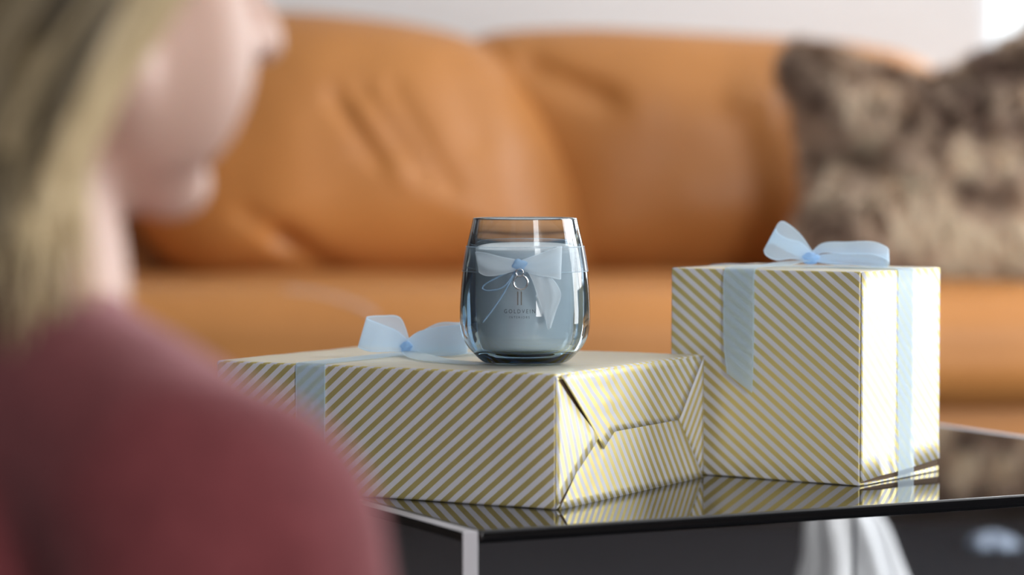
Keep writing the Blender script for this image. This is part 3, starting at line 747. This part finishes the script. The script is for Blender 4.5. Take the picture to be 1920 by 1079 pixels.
AN_R = HIP + FW * .36 - RV * .12; AN_L = HIP + FW * .26 + RV * .12
HIPR, HIPL = HIP + RV * .09, HIP - RV * .09
floor_l = -PO.z + .012
for v_ in (KN_R, KN_L): v_.z = floor_l + .085
for v_ in (AN_R, AN_L): v_.z = floor_l + .055
HIPR.z = HIPL.z = floor_l + .115
def legs(g, V, F):
    for Hh, Kn, An in ((HIPR, KN_R, AN_R), (HIPL, KN_L, AN_L)):
        cap_mesh(Hh, Kn, .082 + g, .056 + g, V, F); cap_mesh(Kn, An, .055 + g, .036 + g, V, F)
torso(0, V, F); arms(0, V, F); legs(0, V, F)
for An, s in ((AN_R, -1), (AN_L, 1)): cap_mesh(An, An + RV * s * .12 + FW * .10 - UP * .012, .034, .022, V, F)
def hand(Wr, E_, s, V, F):
    d = (Wr - E_).normalized(); side = d.cross(UP).normalized() * s; nrm = side.cross(d).normalized()
    if nrm.z > 0: nrm = -nrm
    pal = Wr + d * .050
    ell_mesh(pal, (.046, .038, .015), Matrix((d, side, nrm)).transposed(), V, F)
    for k, ln in enumerate((.066, .074, .069, .054)):
        b0 = Wr + d * .082 + side * (.027 - .018 * k); b1 = b0 + d * ln * .45 + nrm * .006; b2 = b1 + d * ln * .32 + nrm * .016; b3 = b2 + d * ln * .15 + nrm * .018
        cap_mesh(b0 - d * .012, b1, .0092, .0086, V, F, 10); cap_mesh(b1, b2, .0086, .0078, V, F, 10); cap_mesh(b2, b3, .0078, .0068, V, F, 10)
    t0 = Wr + d * .025 + side * .030; t1 = t0 + d * .028 + side * .024 + nrm * .006; t2 = t1 + d * .030 + side * .004 + nrm * .008
    cap_mesh(t0, t1, .012, .0105, V, F, 10); cap_mesh(t1, t2, .0105, .008, V, F, 10)
hand(WR_R, EL_R, -1, V, F); hand(WR_L, EL_L, 1, V, F)
body = fuse('body', V, F, .0042, 4, M['skin'], person)
body.data.materials.append(M['lips']); mc_ = hd(.086, 0, -.055)
for p in body.data.polygons:
    d = Vector(p.center) - mc_
    if (d.dot(HL) / .024) ** 2 + (d.dot(HU) / .011) ** 2 < 1 and d.dot(HF) > -.006: p.material_index = 1
V, F = [], []
torso(.012, V, F, .018); arms(.014, V, F, .97)
sw = fuse('sweater', V, F, .0065, 5, M['sweater'], person)
for v in sw.data.vertices:                                        # soft folds running from the shoulder
    p = v.co; k = .003 * math.sin((p.dot(RV) * .6 - p.z * 1.0 + p.dot(FW) * .5) * 55 + 2 * noise.noise(p * 9)) * max(0, min(1, (SR.z + .03 - p.z) / .06))
    v.co = p + v.normal * (k + .004 * noise.noise(p * 14))
V, F = [], []
legs(.010, V, F); ell_mesh(HIP + Vector((0, 0, -.03)), (.122, .172, .085), BR, V, F)
tr = fuse('trousers', V, F, .009, 4, M['denim'], person)
for v in tr.data.vertices: v.co.z = max(v.co.z, floor_l + .001)
for v in body.data.vertices: v.co.z = max(v.co.z, floor_l + .002)

# hair: a full cap over the skull and long locks that sweep back from the face and hang to the shoulder
HV, HFc, HC_ = [], [], []
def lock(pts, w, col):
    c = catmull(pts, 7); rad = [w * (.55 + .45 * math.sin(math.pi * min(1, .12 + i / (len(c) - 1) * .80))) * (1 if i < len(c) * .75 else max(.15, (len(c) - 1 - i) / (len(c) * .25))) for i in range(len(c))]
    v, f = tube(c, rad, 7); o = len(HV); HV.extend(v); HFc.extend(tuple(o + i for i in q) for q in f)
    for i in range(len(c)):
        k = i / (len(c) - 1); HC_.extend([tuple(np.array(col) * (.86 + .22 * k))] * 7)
cv, cf = [], []
ell_mesh(hd(-.016, 0, .034), (.103, .084, .094), HR, cv, cf, 40, 28)
keep = []
for f in cf:
    c = sum((cv[i] for i in f), Vector()) / len(f) - HC
    keep.append(f) if not (c.dot(HF) > .045 and c.dot(HU) < .085 + 0.0) and not (c.dot(HF) > .0 and c.dot(HU) < -.02) else None
o_ = len(HV); HV.extend(cv); HFc.extend(keep); HC_.extend([(.05, .034, .018)] * len(cv))
def scalp(az, el, k=1.0):
    """az: 0 = face, 90 = her right, 180 = back of the head"""
    a, e = math.radians(az), math.radians(el)
    return hd(-.016 + .104 * k * math.cos(e) * math.cos(a), -.085 * k * math.cos(e) * math.sin(a), .034 + .096 * k * math.sin(e))
def mix(a, b, t): return tuple(np.array(a) * (1 - t) + np.array(b) * t)
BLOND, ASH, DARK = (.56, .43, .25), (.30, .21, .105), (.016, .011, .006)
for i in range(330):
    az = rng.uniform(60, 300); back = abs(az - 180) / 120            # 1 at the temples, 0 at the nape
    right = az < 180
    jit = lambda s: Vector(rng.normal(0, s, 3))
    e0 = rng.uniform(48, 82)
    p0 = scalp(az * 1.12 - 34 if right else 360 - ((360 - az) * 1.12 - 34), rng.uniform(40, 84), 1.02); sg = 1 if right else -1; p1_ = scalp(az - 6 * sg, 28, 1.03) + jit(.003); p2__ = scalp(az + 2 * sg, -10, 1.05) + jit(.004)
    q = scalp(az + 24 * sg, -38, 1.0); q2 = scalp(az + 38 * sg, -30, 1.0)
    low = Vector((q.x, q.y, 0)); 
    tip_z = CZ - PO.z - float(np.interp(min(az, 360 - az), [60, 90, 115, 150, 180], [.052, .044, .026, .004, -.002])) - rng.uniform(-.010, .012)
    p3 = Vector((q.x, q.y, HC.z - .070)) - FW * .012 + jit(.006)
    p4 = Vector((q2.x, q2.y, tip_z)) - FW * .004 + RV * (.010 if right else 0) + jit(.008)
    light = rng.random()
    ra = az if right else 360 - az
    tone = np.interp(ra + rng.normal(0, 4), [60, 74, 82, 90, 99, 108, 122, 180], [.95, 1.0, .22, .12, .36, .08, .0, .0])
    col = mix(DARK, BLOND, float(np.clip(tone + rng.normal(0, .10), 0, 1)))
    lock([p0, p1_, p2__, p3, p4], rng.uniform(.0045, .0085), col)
for s_ in (1, -1):
    bm = bmesh.new(); bmesh.ops.create_uvsphere(bm, u_segments=20, v_segments=12, radius=.0105)
    for v in bm.verts: v.co = hd(.0735, s_ * .031, .008) + v.co
    ey = from_bm('eye', bm, [M['eye'], M['iris']], person)
    gaze = (HF - HU * .35).normalized(); ec = hd(.0735, s_ * .031, .008)
    for p in ey.data.polygons:
        if (Vector(p.center) - ec).normalized().dot(gaze) > .86: p.material_index = 1
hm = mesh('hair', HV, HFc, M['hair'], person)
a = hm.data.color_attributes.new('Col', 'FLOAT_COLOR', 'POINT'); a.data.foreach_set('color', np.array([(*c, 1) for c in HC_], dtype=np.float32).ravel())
